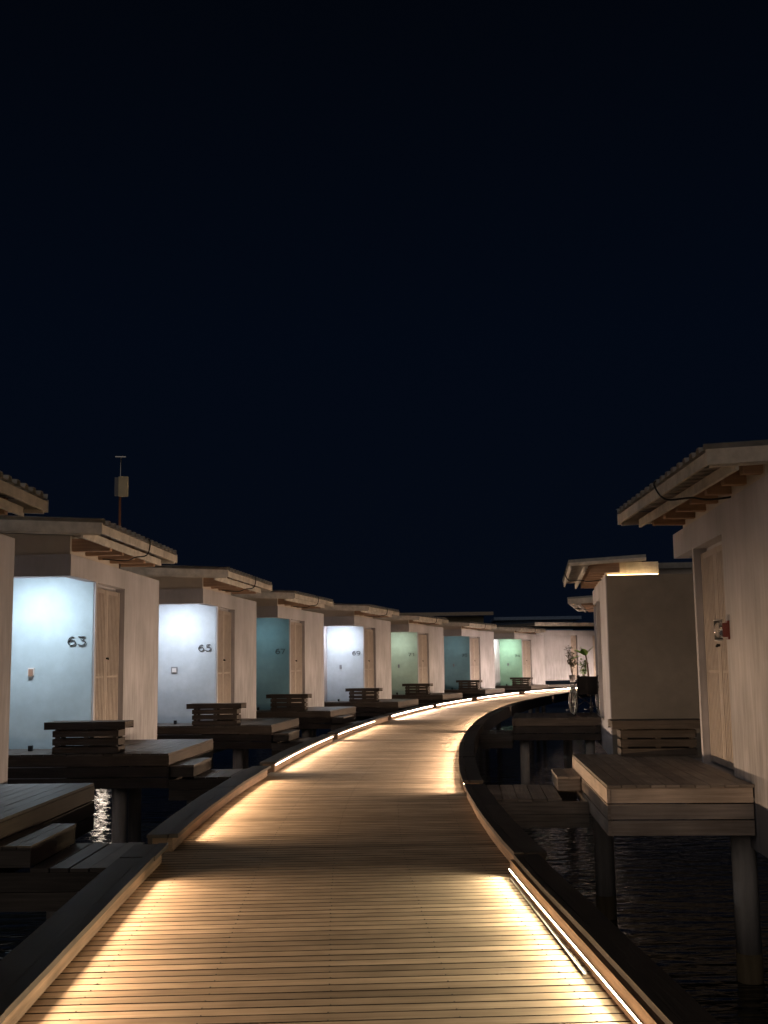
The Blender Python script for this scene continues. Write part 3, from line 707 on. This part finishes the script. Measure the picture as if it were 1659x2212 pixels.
m = MB(); m.hexa([(-4.3, .13, EYE + 3.44), (3.6, .13, EYE + 3.44), (3.6, 7, EYE + 3.7), (-4.3, 7, EYE + 3.7), (-4.3, .13, EYE + 3.6), (3.6, .13, EYE + 3.6), (3.6, 7, EYE + 3.86), (-4.3, 7, EYE + 3.86)]); obj('roof', m, M['brownroof'], t)
m = MB(); m.box(-3.2, 3.0, 1.5, 6, -1, EYE + 3.43); obj('wall', m, M['panel'], t)
t = thing('dark_roof_building', 'dark bluish flat roof behind the far end of the cabin row', 'building', (11.2, 86, 0), -.05)
m = MB(); m.box(-3.0, 3.6, 0, .12, EYE + 3.28, EYE + 3.52); obj('fascia', m, M['darkroof'], t)
m = MB(); m.box(-3.0, 3.6, .125, 6, EYE + 3.30, EYE + 3.50); obj('roof', m, M['darkroof'], t)
m = MB(); m.box(-2.8, 3.0, .8, 6, -1, EYE + 3.295); obj('wall', m, M['darkroof'], t)

def leafblade(m, base, direction, length, width, droop=.5, seg=5):
    base = Vector(base); d = Vector(direction).normalized(); side = d.cross(Vector((0, 0, 1))).normalized(); b = len(m.v); p = base.copy()
    for i in range(seg + 1):
        f = i / seg; wv = width * math.sin(math.pi * min(1, f * .9 + .08)) ** .8; m.v.append(tuple(p - side * wv / 2)); m.v.append(tuple(p + side * wv / 2))
        p = p + d * (length / seg); d = (d + Vector((0, 0, -droop / seg))).normalized()
    for i in range(seg): m.quad([b + 2 * i, b + 2 * i + 1, b + 2 * i + 3, b + 2 * i + 2], [(0, 0), (1, 0), (1, 1), (0, 1)], True)
def shrub(name, label, pos, h, r, mat, nleaf, seedv, stemh):
    rnd = random.Random(seedv); t = thing(name, label, 'plant', pos)
    m = MB(); m.tube([(0, 0, 0), (0, 0, .02), (0, 0, .42)], [.14, .15, .20], 14); obj('pot', m, M['pot'], t)
    m = MB(); tips = []
    for i in range(9):
        a = rnd.uniform(0, 6.28); q = Vector((math.cos(a) * r * rnd.uniform(.3, 1), math.sin(a) * r * rnd.uniform(.3, 1), rnd.uniform(stemh + .2, h))); mid = Vector((q.x * .3, q.y * .3, stemh * .8))
        m.tube([(0, 0, .42), tuple(mid), tuple(q)], [.02, .012, .005], 5); tips += [mid.lerp(q, rnd.uniform(.2, 1)) for _ in range(nleaf // 9)]
    obj('stems', m, M['bark'], t)
    m = MB()
    for q in tips:
        q = q + Vector([rnd.uniform(-.10, .10) for _ in range(3)]); leafblade(m, q, (rnd.uniform(-1, 1), rnd.uniform(-1, 1), rnd.uniform(-.3, .9)), rnd.uniform(.12, .22), rnd.uniform(.07, .11), .6, 2)
    obj('leaves', m, mat, t)
g = ray(1237, 1474, 66.5)
shrub('potted_shrub', 'slim dusty shrub in a dark pot against the pink building', (g.x, 66.5, g.z), 2.15, .42, M['leafdark'], 260, 3, .95)
g2 = ray(1262, 1476, 65.5)
shrub('potted_shrub', 'round green shrub in front of the pink building, below the broad leaves', (g2.x, 65.5, g2.z), 1.35, .38, M['leaf'], 220, 5, .5)
g3 = ray(1272, 1470, 62); t = thing('banana_plant', 'broad bright green leaves leaning out beside the right cabin corner', 'plant', (g3.x, 62, g3.z))
m = MB(); m.tube([(0, 0, 0), (-.05, 0, .9), (-.15, 0, 1.55)], [.06, .05, .035], 8); obj('stem', m, M['bark'], t)
m = MB()
for d_, l_ in (((-1, 0, .9), .75), ((-1, .2, .35), .95), ((-.9, -.3, .0), .9), ((-.5, .2, 1.2), .6), ((-.8, -.4, .6), .85), ((.5, 0, .7), .7), ((-.2, -.5, .6), .6)): leafblade(m, (-.15, 0, 1.35), d_, l_, .42, .6, 7)
obj('leaves', m, M['leafbright'], t)
